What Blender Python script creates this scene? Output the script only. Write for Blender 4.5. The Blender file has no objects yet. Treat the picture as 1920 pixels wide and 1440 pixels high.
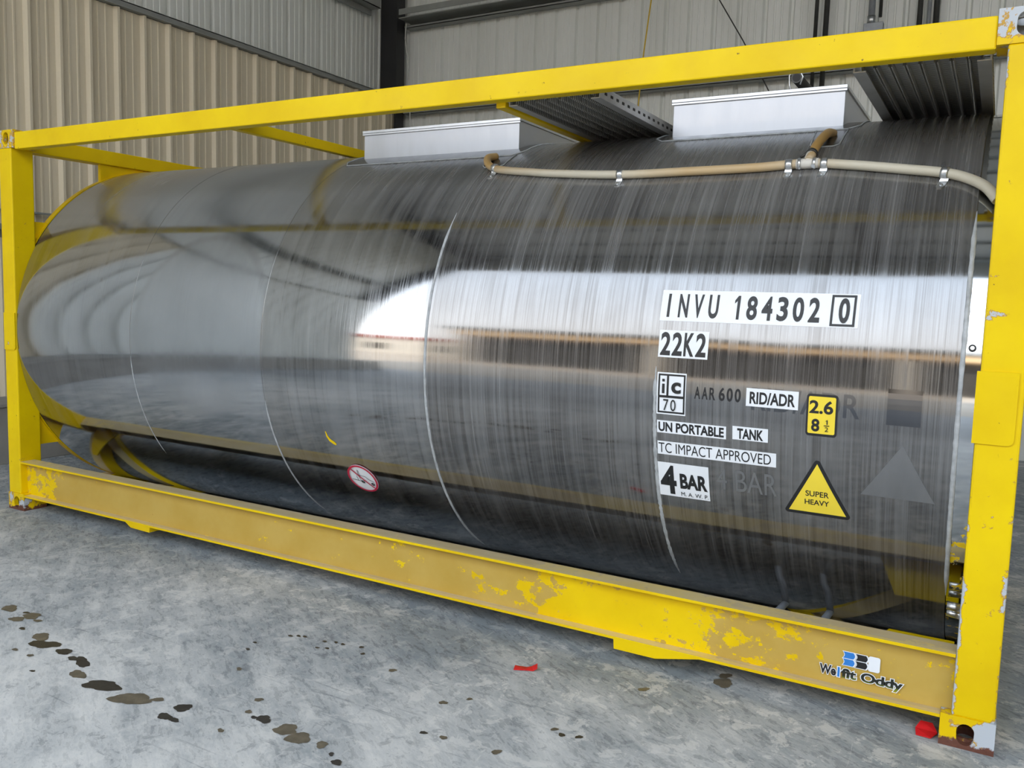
import bpy, bmesh, math, random
from mathutils import Vector, Matrix

random.seed(7)
SC = bpy.context.scene
COL = SC.collection

# ------------------------------------------------------------------ camera
CAMP = Vector((5.9608, -3.3833, 1.5832))
YAW, PITCH, ROLL, FPX = -0.515892, 0.102303, 0.029254, 1600.2
cy, sy, cp, sp = math.cos(YAW), math.sin(YAW), math.cos(PITCH), math.sin(PITCH)
F = Vector((sy * cp, cy * cp, -sp)); Rv = Vector((cy, -sy, 0)); Uv = Rv.cross(F)
cr, sr = math.cos(ROLL), math.sin(ROLL)
R2 = cr * Rv + sr * Uv; U2 = -sr * Rv + cr * Uv
cam = bpy.data.cameras.new('camera'); cam.sensor_width = 36; cam.lens = FPX / 1920 * 36
cam.clip_start = 0.05; cam.clip_end = 500
co = bpy.data.objects.new('camera', cam); COL.objects.link(co)
m = Matrix((R2, U2, -F)).transposed().to_4x4(); m.translation = CAMP
co.matrix_world = m; SC.camera = co

# ------------------------------------------------------------------ world, sun, exposure
SKY_STRENGTH = 3.8
EXPOSURE = 0.09
w = bpy.data.worlds.new('sky'); SC.world = w; w.use_nodes = True
nt = w.node_tree; nt.nodes.clear()
tc = nt.nodes.new('ShaderNodeTexCoord'); sx = nt.nodes.new('ShaderNodeSeparateXYZ')
rp = nt.nodes.new('ShaderNodeValToRGB'); bg = nt.nodes.new('ShaderNodeBackground'); ow = nt.nodes.new('ShaderNodeOutputWorld')
nt.links.new(tc.outputs['Generated'], sx.inputs[0]); nt.links.new(sx.outputs['Z'], rp.inputs[0])
rp.color_ramp.elements[0].color = (1.0, 0.98, 0.95, 1); rp.color_ramp.elements[0].position = 0.0
rp.color_ramp.elements[1].color = (0.62, 0.78, 1.0, 1); rp.color_ramp.elements[1].position = 0.9
nt.links.new(rp.outputs[0], bg.inputs[0]); bg.inputs[1].default_value = SKY_STRENGTH
nt.links.new(bg.outputs[0], ow.inputs[0])
sun = bpy.data.lights.new('sun', 'SUN'); sun.energy = 7.0; sun.color = (1.0, 0.86, 0.68); sun.angle = math.radians(0.6)
so = bpy.data.objects.new('sun', sun); COL.objects.link(so)
so.rotation_euler = Vector((-0.3, -0.75, -0.85)).to_track_quat('-Z', 'Y').to_euler()
so.location = (10, 30, 40)
vs = SC.view_settings
SC.display_settings.display_device = 'sRGB'
vs.view_transform = 'Standard'; vs.look = 'None'; vs.exposure = EXPOSURE; vs.gamma = 1.0; vs.use_curve_mapping = False
SC.cycles.max_bounces = 10; SC.cycles.diffuse_bounces = 5; SC.cycles.glossy_bounces = 5
SC.cycles.use_denoising = True
SC.cycles.caustics_reflective = False; SC.cycles.caustics_refractive = False

# ------------------------------------------------------------------ node helper
def lin(r, g, b):
    f = lambda c: (c / 255 / 12.92) if c / 255 <= 0.04045 else ((c / 255 + 0.055) / 1.055) ** 2.4
    return (f(r), f(g), f(b), 1)

class Mat:
    def __init__(s, name):
        s.m = bpy.data.materials.new(name); s.m.use_nodes = True
        s.t = s.m.node_tree; s.t.nodes.clear()
        s.out = s.n('ShaderNodeOutputMaterial'); s.p = s.n('ShaderNodeBsdfPrincipled')
        s.t.links.new(s.p.outputs[0], s.out.inputs[0])
        s._obj = None
    def n(s, t): return s.t.nodes.new(t)
    def put(s, sock, v):
        if v is None: return
        if isinstance(v, bpy.types.NodeSocket): s.t.links.new(v, sock)
        else: sock.default_value = v
    def set(s, **k):
        names = dict(col='Base Color', rough='Roughness', metal='Metallic', normal='Normal', spec='Specular IOR Level', alpha='Alpha')
        for a, v in k.items(): s.put(s.p.inputs[names.get(a, a)], v)
        return s
    def obj(s):
        if s._obj is None: s._obj = s.n('ShaderNodeTexCoord').outputs['Object']
        return s._obj
    def uv(s): return s.n('ShaderNodeTexCoord').outputs['UV']
    def normal(s): return s.n('ShaderNodeNewGeometry').outputs['Normal']
    def mp(s, vec, scale=(1, 1, 1), rot=(0, 0, 0), loc=(0, 0, 0)):
        x = s.n('ShaderNodeMapping'); s.put(x.inputs[0], vec)
        x.inputs['Location'].default_value = loc; x.inputs['Rotation'].default_value = rot; x.inputs['Scale'].default_value = scale
        return x.outputs[0]
    def noise(s, vec, scale=5, detail=4, rough=0.55, dist=0.0):
        x = s.n('ShaderNodeTexNoise'); s.put(x.inputs['Vector'], vec)
        x.inputs['Scale'].default_value = scale; x.inputs['Detail'].default_value = detail
        x.inputs['Roughness'].default_value = rough; x.inputs['Distortion'].default_value = dist
        return x.outputs[0]
    def voro(s, vec, scale=5):
        x = s.n('ShaderNodeTexVoronoi'); s.put(x.inputs['Vector'], vec); x.inputs['Scale'].default_value = scale
        return x.outputs['Distance']
    def mr(s, v, a, b, c=0.0, d=1.0, smooth=False):
        x = s.n('ShaderNodeMapRange'); s.put(x.inputs[0], v)
        if smooth: x.interpolation_type = 'SMOOTHSTEP'
        for i, q in zip((1, 2, 3, 4), (a, b, c, d)): x.inputs[i].default_value = q
        return x.outputs[0]
    def math(s, op, a, b=0.0, clamp=False):
        x = s.n('ShaderNodeMath'); x.operation = op; x.use_clamp = clamp
        s.put(x.inputs[0], a); s.put(x.inputs[1], b); return x.outputs[0]
    def mul(s, a, b): return s.math('MULTIPLY', a, b)
    def add(s, a, b, clamp=False): return s.math('ADD', a, b, clamp)
    def sep(s, v):
        x = s.n('ShaderNodeSeparateXYZ'); s.put(x.inputs[0], v); return x.outputs
    def mix(s, f, a, b, mode='MIX'):
        x = s.n('ShaderNodeMix'); x.data_type = 'RGBA'; x.blend_type = mode
        s.put(x.inputs['Factor'], f); s.put(x.inputs['A'], a) if False else None
        s.put(x.inputs[6], a); s.put(x.inputs[7], b); return x.outputs[2]
    def bump(s, h, strength=0.2, dist=0.01):
        x = s.n('ShaderNodeBump'); s.put(x.inputs['Height'], h)
        x.inputs['Strength'].default_value = strength; x.inputs['Distance'].default_value = dist
        return x.outputs[0]

def simple(name, col, rough=0.5, metal=0.0, var=0.12, scale=6, bump=0.0):
    M = Mat(name); v = M.noise(M.obj(), scale, 5)
    dark = tuple(c * (1 - var) for c in col[:3]) + (1,); light = tuple(min(1, c * (1 + var)) for c in col[:3]) + (1,)
    M.set(col=M.mix(M.mr(v, 0.3, 0.7), dark, light), rough=rough, metal=metal)
    if bump: M.set(normal=M.bump(M.noise(M.obj(), scale * 8, 4), bump, 0.004))
    return M.m

# ------------------------------------------------------------------ mesh helpers
def link(name, bm, mats, parent=None, smooth=False, loc=None):
    me = bpy.data.meshes.new(name)
    if isinstance(bm, bmesh.types.BMesh):
        bm.to_mesh(me); bm.free()
    else: me = bm
    for mm in (mats if isinstance(mats, (list, tuple)) else [mats]): me.materials.append(mm)
    if smooth:
        for p in me.polygons: p.use_smooth = True
    o = bpy.data.objects.new(name, me); COL.objects.link(o)
    if parent is not None:
        o.parent = parent
        if parent.type == 'EMPTY': o.location = -parent.location
    if loc is not None: o.location = loc
    return o

def tag(o, label=None, cat=None, group=None, kind=None):
    if label: o['label'] = label
    if cat: o['category'] = cat
    if group: o['group'] = group
    if kind: o['kind'] = kind
    return o

def empty(name, loc):
    o = bpy.data.objects.new(name, None); COL.objects.link(o); o.location = loc; o.empty_display_size = 0.2
    return o

def box(bm, x0, x1, y0, y1, z0, z1, bev=0.0, mi=0):
    r = bmesh.ops.create_cube(bm, size=1.0)
    vs_ = r['verts']
    for v in vs_:
        v.co = Vector(((x0 + x1) / 2 + v.co.x * (x1 - x0), (y0 + y1) / 2 + v.co.y * (y1 - y0), (z0 + z1) / 2 + v.co.z * (z1 - z0)))
    fs = {f for v in vs_ for f in v.link_faces}
    for f in fs: f.material_index = mi
    if bev > 0:
        es = list({e for v in vs_ for e in v.link_edges})
        bmesh.ops.bevel(bm, geom=es, offset=bev, segments=2, affect='EDGES', profile=0.5)
    return bm

def boxes(*bs, bev=0.0):
    bm = bmesh.new()
    for b in bs: box(bm, *b, bev=bev)
    return bm

def tube(bm, pts, r, seg=12, caps=True):
    pts = [Vector(p) for p in pts]; rings = []
    prev = None
    for i, p in enumerate(pts):
        t = (pts[min(i + 1, len(pts) - 1)] - pts[max(i - 1, 0)]).normalized()
        if prev is None:
            a = Vector((0, 0, 1)) if abs(t.z) < 0.9 else Vector((1, 0, 0))
            u = t.cross(a).normalized()
        else:
            u = (prev - t * prev.dot(t)).normalized()
        prev = u; v = t.cross(u)
        rr = r[i] if isinstance(r, (list, tuple)) else r
        rings.append([bm.verts.new(p + rr * (math.cos(2 * math.pi * k / seg) * u + math.sin(2 * math.pi * k / seg) * v)) for k in range(seg)])
    for a, b in zip(rings, rings[1:]):
        for k in range(seg): bm.faces.new((a[k], a[(k + 1) % seg], b[(k + 1) % seg], b[k])).smooth = True
    if caps:
        bm.faces.new(rings[0][::-1]); bm.faces.new(rings[-1])
    return bm

def catmull(pts, n=8):
    P = [Vector(p) for p in pts]; P = [2 * P[0] - P[1]] + P + [2 * P[-1] - P[-2]]; out = []
    for i in range(1, len(P) - 2):
        for k in range(n):
            t = k / n
            out.append(0.5 * ((2 * P[i]) + (-P[i - 1] + P[i + 1]) * t + (2 * P[i - 1] - 5 * P[i] + 4 * P[i + 1] - P[i + 2]) * t * t + (-P[i - 1] + 3 * P[i] - 3 * P[i + 1] + P[i + 2]) * t ** 3))
    out.append(P[-2]); return out

def plate(bm, outer, holes, thick, fn, mi=0):
    """polygon with holes in 2D -> slab; fn(a, b, d) places a point, d = 0..thick"""
    tmp = bmesh.new(); edges = []
    for loop in [outer] + list(holes):
        vv = [tmp.verts.new((a, b, 0)) for a, b in loop]
        edges += [tmp.edges.new((vv[i], vv[(i + 1) % len(vv)])) for i in range(len(vv))]
    bmesh.ops.triangle_fill(tmp, use_beauty=True, edges=edges)
    tmp.verts.index_update()
    c2 = [(v.co.x, v.co.y) for v in tmp.verts]
    A = [bm.verts.new(fn(a, b, 0)) for a, b in c2]; B = [bm.verts.new(fn(a, b, thick)) for a, b in c2]
    fs = []
    for f in tmp.faces:
        idx = [v.index for v in f.verts]
        fs.append(bm.faces.new([A[i] for i in idx])); fs.append(bm.faces.new([B[i] for i in idx][::-1]))
    off = 0
    for loop in [outer] + list(holes):
        n = len(loop)
        for i in range(n):
            j = (i + 1) % n
            fs.append(bm.faces.new((A[off + i], A[off + j], B[off + j], B[off + i])))
        off += n
    for f in fs: f.material_index = mi
    tmp.free()
    bmesh.ops.recalc_face_normals(bm, faces=fs)
    return bm

def oval(ca, cb, wa, hb, n=20, arch=0.5):
    # rounded slot: straight sides, round ends
    r = wa / 2; s = hb / 2 - r * arch * 2 if False else max(hb / 2 - r, 0)
    out = []
    for k in range(n):
        t = 2 * math.pi * k / n
        out.append((ca + r * math.cos(t), cb + r * math.sin(t) + (s if math.sin(t) >= 0 else -s)))
    return out

# ------------------------------------------------------------------ materials
def corrugated(name, c1, c2, rough=0.5):
    M = Mat(name); o = M.obj()
    a = M.noise(M.mp(o, (1, 1, 0.15)), 3, 6, 0.6); b = M.noise(o, 40, 3)
    f = M.add(M.mul(a, 0.8), M.mul(b, 0.2))
    M.set(col=M.mix(M.mr(f, 0.35, 0.65), c1, c2), rough=rough)
    return M.m

BEIGE = corrugated('beige_sheet_metal', lin(212, 201, 177), lin(221, 211, 188))
GREYS = corrugated('grey_sheet_metal', lin(220, 223, 219), lin(228, 231, 228))
DARKSH = corrugated('dark_sheet_metal', lin(112, 106, 98), lin(124, 118, 110))
ROOFM = corrugated('roof_sheet_metal', lin(206, 210, 212), lin(216, 220, 222))
GIRT = simple('galvanised_girt', lin(140, 143, 140), 0.5, 0.0, 0.1, 4)
BLACKP = simple('black_steel_paint', lin(38, 38, 40), 0.45, 0.0, 0.15, 5)
CONC = simple('concrete', lin(150, 148, 143), 0.85, 0, 0.12, 5, 0.3)
TANB = simple('tan_render', lin(215, 185, 145), 0.8, 0, 0.08, 1.5)
ROOFEDGE = simple('grey_roof_edge', lin(120, 125, 128), 0.6, 0, 0.05, 2)
DARKIN = simple('dark_interior', lin(58, 56, 54), 0.9, 0, 0.1, 2)
REDROOF = simple('red_roof', lin(150, 70, 55), 0.8, 0, 0.1, 2)
WHITEW = simple('pale_render', lin(205, 200, 190), 0.8, 0, 0.08, 2)
OUTG = simple('sandy_yard', lin(178, 165, 148), 0.9, 0, 0.12, 0.6)
RUBBER_AND_BORE = simple('black_gasket_and_bore_shade', lin(22, 21, 20), 0.6, 0, 0.1, 8)
BLACKINK = simple('black_ink', lin(28, 29, 31), 0.45, 0, 0.1, 30)
WHITEV = simple('white_vinyl', lin(232, 236, 240), 0.3, 0, 0.02, 10)
YELV = simple('yellow_vinyl', lin(240, 214, 62), 0.3, 0, 0.03, 10)
REDV = simple('red_vinyl', lin(190, 40, 70), 0.35, 0, 0.08, 20)
BLUEV = simple('blue_print', lin(50, 125, 205), 0.35, 0, 0.1, 30)
SEAL = simple('grey_sealant', lin(168, 172, 174), 0.55, 0.0, 0.25, 25, 0.4)
CHROME = simple('galvanised_clip', lin(205, 208, 210), 0.28, 0.9, 0.08, 30)
PVC = simple('white_plastic_fitting', lin(215, 212, 204), 0.45, 0, 0.05, 20)
REDP = simple('red_plastic', lin(205, 30, 35), 0.4, 0, 0.15, 20)
PIPEG = simple('grey_pipe', lin(150, 155, 160), 0.45, 0.2, 0.12, 12)
DARKPIPE = simple('dark_pipe', lin(70, 70, 68), 0.4, 0.5, 0.15, 12)
ROPEY = simple('yellow_rope', lin(215, 180, 60), 0.8, 0, 0.1, 30)
CABLEK = simple('black_cable', lin(45, 45, 45), 0.6, 0, 0.1, 30)
CABLEW = simple('white_cable', lin(200, 200, 196), 0.6, 0, 0.1, 30)
ALU = simple('walkway_alloy', lin(178, 178, 176), 0.4, 0.4, 0.1, 10)

def yellow(name, chip=0.72, prim=0.66, ochre=None, dust=0.0, rust=0.0, base=(234, 200, 6), wear=None):
    """worn yellow enamel: primer chips, ochre overspray, dust lying on upward faces, rust near the ground"""
    M = Mat(name); o = M.obj(); s = M.sep(o)
    y1 = lin(*base); y2 = lin(base[0] - 14, base[1] - 18, 4)
    c = M.mix(M.mr(M.noise(o, 2.2, 5), 0.35, 0.68), y1, y2)
    if ochre is not None:
        big = M.noise(M.mp(o, (1.0, 1.0, 1.6)), 1.6, 2); fine = M.noise(M.mp(o, (1, 1, 1.3)), 13, 7, 0.68)
        zone = ochre(M, s)
        f = M.add(M.add(M.mul(big, 0.5), M.mul(fine, 0.7)), zone)
        c = M.mix(M.mr(f, 0.60, 0.625), c, M.mix(M.mr(M.noise(o, 5, 5), 0.35, 0.7), lin(192, 162, 82), lin(184, 152, 68)))
    n1 = M.noise(o, 7.5, 8, 0.66, 0.3); n2 = M.noise(o, 2.3, 2)
    e = M.add(M.mul(n1, 0.75), M.mul(n2, 0.25))
    if wear: e = M.add(e, wear(M, s))
    c = M.mix(M.mr(e, prim, prim + 0.012), c, lin(186, 146, 62))
    c = M.mix(M.mr(e, chip, chip + 0.01), c, lin(186, 192, 198))
    sp_ = M.noise(o, 38, 4, 0.6)
    c = M.mix(M.mr(sp_, 0.71, 0.73), c, lin(120, 92, 40))
    if rust:
        rz = M.add(M.mr(s[2], 0.0, rust, 0.36, 0.0), M.mul(M.noise(o, 11, 7, 0.7), 0.95))
        c = M.mix(M.mr(rz, 0.66, 0.72), c, M.mix(M.noise(o, 60, 4), lin(120, 78, 62), lin(80, 52, 46)))
    if dust:
        nz = M.sep(M.normal())[2]
        d = M.mul(M.mr(nz, 0.7, 0.95), M.mr(M.noise(M.mp(o, (1, 3, 3)), 5, 6, 0.6), 0.25, 0.7, dust * 0.55, dust))
        c = M.mix(d, c, lin(205, 190, 160))
    M.set(col=c, rough=M.mr(M.noise(o, 9, 5), 0.3, 0.7, 0.32, 0.5), spec=0.22,
          normal=M.bump(M.add(M.mul(M.noise(o, 26, 3), 0.5), M.mr(e, prim, prim + 0.02, 0, -0.6)), 0.12, 0.004))
    return M.m

YEL = yellow('yellow_enamel', 0.735, 0.70)
YELTOP = yellow('yellow_enamel_rail', 0.75, 0.71, base=(240, 209, 10))
def post_wear(M, s):
    # knocked inner and outer edges of the right post, worst low down and at the very top
    inn = M.mul(M.mr(s[0], 5.914, 5.936, 1.0, 0.0), M.mr(s[0], 5.8, 5.9)); out = M.mr(s[0], 6.025, 6.05)
    low = M.add(M.mr(s[2], 0.9, 1.05, 1.0, 0.0), M.mr(s[2], 2.05, 2.2), True)
    def blob(x, z, r, k):
        a = M.math('SUBTRACT', s[0], x); b = M.math('SUBTRACT', s[2], z)
        return M.mr(M.math('SQRT', M.add(M.mul(a, a), M.mul(b, b))), 0.0, r, k, 0.0)
    e = M.mul(M.mul(M.add(M.mul(inn, 1.0), M.mul(out, 0.7)), low), 0.17)
    for q_ in ((5.97, 1.985, 0.09, 0.13), (6.01, 0.52, 0.05, 0.12), (5.99, 0.40, 0.06, 0.10), (5.95, 0.16, 0.10, 0.12), (6.0, 0.85, 0.07, 0.06)): e = M.add(e, blob(*q_))
    return e
YELPOST = yellow('yellow_enamel_post', 0.642, 0.625, rust=0.12, base=(236, 205, 2), wear=post_wear)
YELCAST = yellow('yellow_enamel_casting', 0.50, 0.475, rust=0.06)
def rail_zone(M, s):
    a = M.mr(s[0], 3.95, 4.35, 0.15, -0.02, True); b = M.mr(s[0], 5.3, 5.6, 0.0, 0.10, True); c = M.mr(s[0], 0.2, 0.7, -0.18, 0.0, True)
    return M.add(M.add(M.add(a, b), c), M.mr(s[1], 0.012, 0.03, -0.4, 0.0))      # flange edges keep their bright paint
YELRAIL = yellow('yellow_enamel_ochre', 0.78, 0.76, ochre=rail_zone, dust=0.8)
YELDUST = yellow('yellow_enamel_dusty', 0.75, 0.72, dust=0.9)

# polished steel of the tank jacket: u = metres along, v = metres of arc up from the waist
def tank_steel():
    M = Mat('tank_jacket_steel'); uv = M.uv(); s = M.sep(uv); u, v = s[0], s[1]
    dirt = M.add(M.add(M.mr(u, 2.1, 2.75, 0.16, 0.75, True), M.mr(u, 1.1, 1.45, 0.36, 0.0, True)), M.mr(u, 3.45, 3.65, 0.0, 0.25, False))
    st1 = M.noise(M.mp(uv, (55, 0.55, 1)), 1.0, 5, 0.62); st2 = M.noise(M.mp(uv, (190, 1.6, 1)), 1.0, 3, 0.6)
    st3 = M.noise(M.mp(uv, (9, 0.35, 1)), 1.0, 3, 0.5); cloud = M.noise(M.mp(uv, (2.2, 2.2, 1)), 1.0, 5, 0.55)
    st = M.add(M.add(M.mul(st1, 0.42), M.mul(st2, 0.42)), M.mul(st3, 0.26))
    streak = M.mul(M.mr(st, 0.50, 0.76), dirt)
    top = M.mr(M.add(v, M.mul(st3, 0.3)), 0.62, 1.40, 0.0, 1.0, True)          # dust settled on the crown, tinted paler to stand in for missing top light
    dk = M.mul(M.mr(st, 0.40, 0.56, 1.0, 0.0), dirt)
    # old round sticker ground off near the left end
    cx = M.math('SUBTRACT', u, 1.93); cv = M.math('SUBTRACT', v, 0.12)
    dd = M.math('SQRT', M.add(M.mul(cx, cx), M.mul(cv, cv)))
    disc = M.mr(M.add(dd, M.mul(cloud, 0.06)), 0.56, 0.60, 1.0, 0.0)
    ring = M.mul(M.mr(dd, 0.50, 0.57, 0.0, 1.0), disc)
    swirl = M.noise(M.mp(uv, (6, 3, 1), (0, 0, 0.5)), 1.0, 6, 0.65, 1.5)
    old = M.mr(u, 3.50, 3.58)                                   # right-hand jacket panels: dull with film and grime
    mid = M.mr(u, 2.43, 2.46)
    clean = M.mix(M.mr(cloud, 0.3, 0.7), lin(178, 182, 187), lin(194, 198, 204))
    semi = M.mix(M.mr(cloud, 0.3, 0.7), lin(158, 158, 158), lin(180, 181, 182))
    dull = M.mix(M.mr(cloud, 0.3, 0.7), lin(119, 117, 115), lin(138, 137, 136))
    c = M.mix(old, M.mix(mid, clean, semi), dull)
    c = M.mix(M.mul(dk, 0.40), c, lin(84, 80, 76))
    c = M.mix(M.mul(streak, 0.36), c, lin(190, 192, 194))
    c = M.mix(M.mul(top, 0.6), c, lin(162, 162, 160))
    c = M.mix(M.mul(M.mul(ring, M.mr(v, -0.1, 0.5)), 0.35), c, lin(120, 112, 100))
    rough = M.add(M.add(M.mul(streak, 0.14), M.mul(top, 0.17)), M.mr(cloud, 0.3, 0.75, 0.05, 0.09))
    rough = M.add(rough, M.mul(disc, M.mr(swirl, 0.35, 0.7, 0.04, 0.12)))
    metal = M.math('SUBTRACT', 1.0, M.add(M.add(M.mul(streak, 0.22), M.mul(old, 0.14)), M.mul(top, 0.22)))
    wav = M.noise(M.mp(uv, (1.1, 1.4, 1)), 1.0, 2, 0.4)
    h = M.add(M.mul(wav, 1.0), M.mul(M.mul(st1, dirt), 0.02))
    M.set(col=c, rough=rough, metal=metal, normal=M.bump(h, 0.10, 0.03))
    return M.m
STEEL = tank_steel()

def steel(name, col, rough, metal=1.0, smear=None, aniso=False):
    M = Mat(name); o = M.obj(); n = M.noise(M.mp(o, (14, 3, 3)), 1.0, 5)
    c = M.mix(M.mr(n, 0.3, 0.7), tuple(k * 0.88 for k in col[:3]) + (1,), col)
    mt = metal
    if smear:
        sm = M.mr(M.add(M.mul(M.noise(o, 9, 6, 0.65), 0.8), M.mr(M.sep(o)[2], 0.6, 1.3, 0.12, -0.02)), 0.56, 0.575)
        c = M.mix(sm, c, lin(232, 200, 20)); mt = M.mr(sm, 0, 1, metal, 0.0)
    M.set(col=c, rough=M.mr(n, 0.3, 0.7, rough * 0.8, rough * 1.2), metal=mt)
    return M.m
BOXST = steel('box_stainless', lin(190, 193, 199), 0.40, 0.8)
LIDST = steel('lid_stainless', lin(205, 208, 212), 0.35, 0.9)
ENDST = steel('end_band_stainless', lin(205, 208, 210), 0.07, 1.0, smear=True)
PATCHST = steel('patch_stainless', lin(150, 148, 145), 0.22, 0.9)
GHOSTL = steel('pale_residue', lin(140, 141, 142), 0.35, 0.7)
GHOSTD = steel('clean_steel_ghost', lin(112, 112, 114), 0.08, 1.0)
HEADST = steel('dished_end_steel', lin(150, 150, 150), 0.25, 1.0)

def hose_mat():
    M = Mat('braided_hose'); o = M.obj(); s = M.sep(o)
    n = M.noise(M.mp(o, (3, 3, 3)), 1.0, 4)
    tan = M.add(M.mr(M.math('ABSOLUTE', M.math('SUBTRACT', s[0], 4.85)), 0.15, 0.55, 0.7, 0.0), M.mr(s[2], 2.19, 2.26, 0.0, 1.0), True)
    c = M.mix(M.mul(tan, M.mr(n, 0.25, 0.6, 0.6, 1.0)), lin(196, 190, 172), lin(186, 150, 88))
    M.set(col=c, rough=0.5, normal=M.bump(M.noise(M.mp(o, (120, 120, 120)), 1.0, 1), 0.15, 0.002))
    return M.m
HOSEM = hose_mat()

def floor_mat():
    M = Mat('dusty_concrete_floor'); o = M.obj()
    d = M.mp(o, (1, 1, 1), (0, 0, math.radians(32)))
    sx_ = M.sep(o)
    big = M.noise(o, 0.6, 5, 0.6, 0.6); mid = M.noise(M.mp(d, (0.8, 2.4, 1)), 2.6, 9, 0.68, 0.5)
    fin = M.noise(M.mp(d, (4, 12, 1)), 2.6, 8, 0.72); scr = M.noise(M.mp(o, (1.6, 30, 1), (0, 0, math.radians(58))), 1.6, 5, 0.62, 0.8)
    sc2 = M.noise(M.mp(o, (34, 2.2, 1), (0, 0, math.radians(20))), 1.3, 5, 0.62, 1.2)
    grit = M.noise(o, 95, 4, 0.65); flake = M.noise(o, 9, 9, 0.74, 0.4)
    lane = M.mr(M.add(M.mul(sx_[1], -1.0), M.mul(sx_[0], -0.12)), -0.4, 1.3, -0.06, 0.10)      # whiter dust away from the container
    f = M.add(M.add(M.add(M.mul(big, 0.42), M.mul(mid, 0.42)), M.mul(fin, 0.30)), lane)
    c = M.mix(M.mr(f, 0.48, 0.72), lin(138, 145, 149), lin(220, 218, 213))
    c = M.mix(M.mul(M.mr(fin, 0.52, 0.57), M.mr(f, 0.5, 0.70, 0.85, 0.25)), c, lin(106, 112, 116))
    c = M.mix(M.mul(M.mr(flake, 0.54, 0.57), M.mr(big, 0.40, 0.60, 0.12, 0.55)), c, lin(224, 221, 215))
    c = M.mix(M.mul(M.mr(flake, 0.43, 0.39), 0.4), c, lin(108, 112, 116))
    c = M.mix(M.mul(M.mr(scr, 0.62, 0.68), 0.40), c, lin(92, 97, 104))
    c = M.mix(M.mul(M.mr(sc2, 0.64, 0.69), 0.35), c, lin(216, 214, 210))
    c = M.mix(M.mr(M.add(sx_[1], M.mul(mid, 0.8)), -1.9, -2.9, 0.0, 0.6), c, lin(104, 107, 109))      # unseen floor by the yard, darkened to dim its mirror image in the tank
    c = M.mix(M.mul(M.mr(grit, 0.66, 0.72), 0.6), c, lin(84, 80, 76))
    c = M.mix(M.mul(M.mr(grit, 0.32, 0.27), 0.6), c, lin(228, 227, 223))
    M.set(col=c, rough=M.mr(mid, 0.35, 0.7, 0.55, 0.8), spec=0.35, normal=M.bump(M.add(M.mul(fin, 0.7), M.mul(grit, 0.3)), 0.18, 0.006))
    return M.m
FLOORM = floor_mat()
STAIND = simple('wet_dark_stain', lin(52, 48, 42), 0.35, 0, 0.35, 30, 0.2)
STAINB = simple('wet_brown_stain', lin(104, 95, 78), 0.45, 0, 0.28, 24, 0.2)

def perforated():
    M = Mat('perforated_plank'); o = M.obj(); s = M.sep(o)
    fx = M.math('PINGPONG', s[1], 0.009); k = M.mr(fx, 0.0025, 0.005)
    n = M.noise(o, 30, 3)
    c = M.mix(k, lin(70, 66, 60), lin(212, 212, 208)); c = M.mix(M.mr(n, 0.35, 0.7, 0, 0.35), c, lin(150, 142, 128))
    M.set(col=c, rough=0.4, metal=0.25, normal=M.bump(k, 0.8, 0.004))
    return M.m
PERF = perforated()

def worn_ink():
    M = Mat('worn_black_print'); o = M.obj(); z = M.sep(o)[2]
    f = M.add(z, M.mul(M.noise(o, 60, 4), 0.012))
    c = M.mix(M.mr(f, 0.150, 0.160), lin(120, 132, 30), lin(32, 36, 30)); c = M.mix(M.mr(f, 0.141, 0.148, 1, 0), c, lin(212, 176, 30))
    M.set(col=c, rough=0.45); return M.m
WORNINK = worn_ink()

# ------------------------------------------------------------------ the shed
XL, YB, YF, XR, ZR = -2.0, 7.0, -6.0, 18.0, 9.6
fl = bmesh.new()
bmesh.ops.create_grid(fl, x_segments=2, y_segments=2, size=0.5)
for v in fl.verts: v.co = Vector((11 + v.co.x * 27, 0.4 + v.co.y * 13.8, 0))
floor = tag(link('floor', fl, FLOORM), 'dusty grey concrete floor with scuffs and wet spots', kind='structure')
gr = bmesh.new(); box(gr, -90, 110, -120, -6.5, -0.06, -0.015)
tag(link('ground', gr, OUTG), 'sunlit sandy yard outside the open front of the shed', kind='structure')

def rib_profile(pitch, n, h, inv=1):
    pts = []
    for k in range(n):
        b = k * pitch
        for t, d in ((0.0, 0), (0.020, h), (0.046, h), (0.066, 0), (0.130, 0), (0.134, 0.008), (0.150, 0.008), (0.156, 0), (0.212, 0), (0.216, 0.008), (0.232, 0.008), (0.238, 0)):
            pts.append((b + t * pitch / 0.305, d * inv))
    pts.append((n * pitch, 0)); return pts

def sheet(pitch, h, z0, z1, fn, inv=1):
    bm = bmesh.new(); pr = rib_profile(pitch, 3, h, inv)
    a = [bm.verts.new(fn(t, d, z0)) for t, d in pr]; b = [bm.verts.new(fn(t, d, z1)) for t, d in pr]
    for i in range(len(pr) - 1): bm.faces.new((a[i], a[i + 1], b[i + 1], b[i]))
    return bm

def wall(name, label, mat, pitch, h, z0, z1, fn, count, step, inv=1):
    root = empty(name, (0, 0, 0)); tag(root, label, kind='structure')
    first = link('panel', sheet(pitch, h, z0, z1, fn, inv), mat, root)
    for k in range(1, count):
        c = first.copy(); COL.objects.link(c); c.parent = root
        c.location = Vector(first.location) + Vector(step) * k
    return root
P = 0.3077
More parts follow.
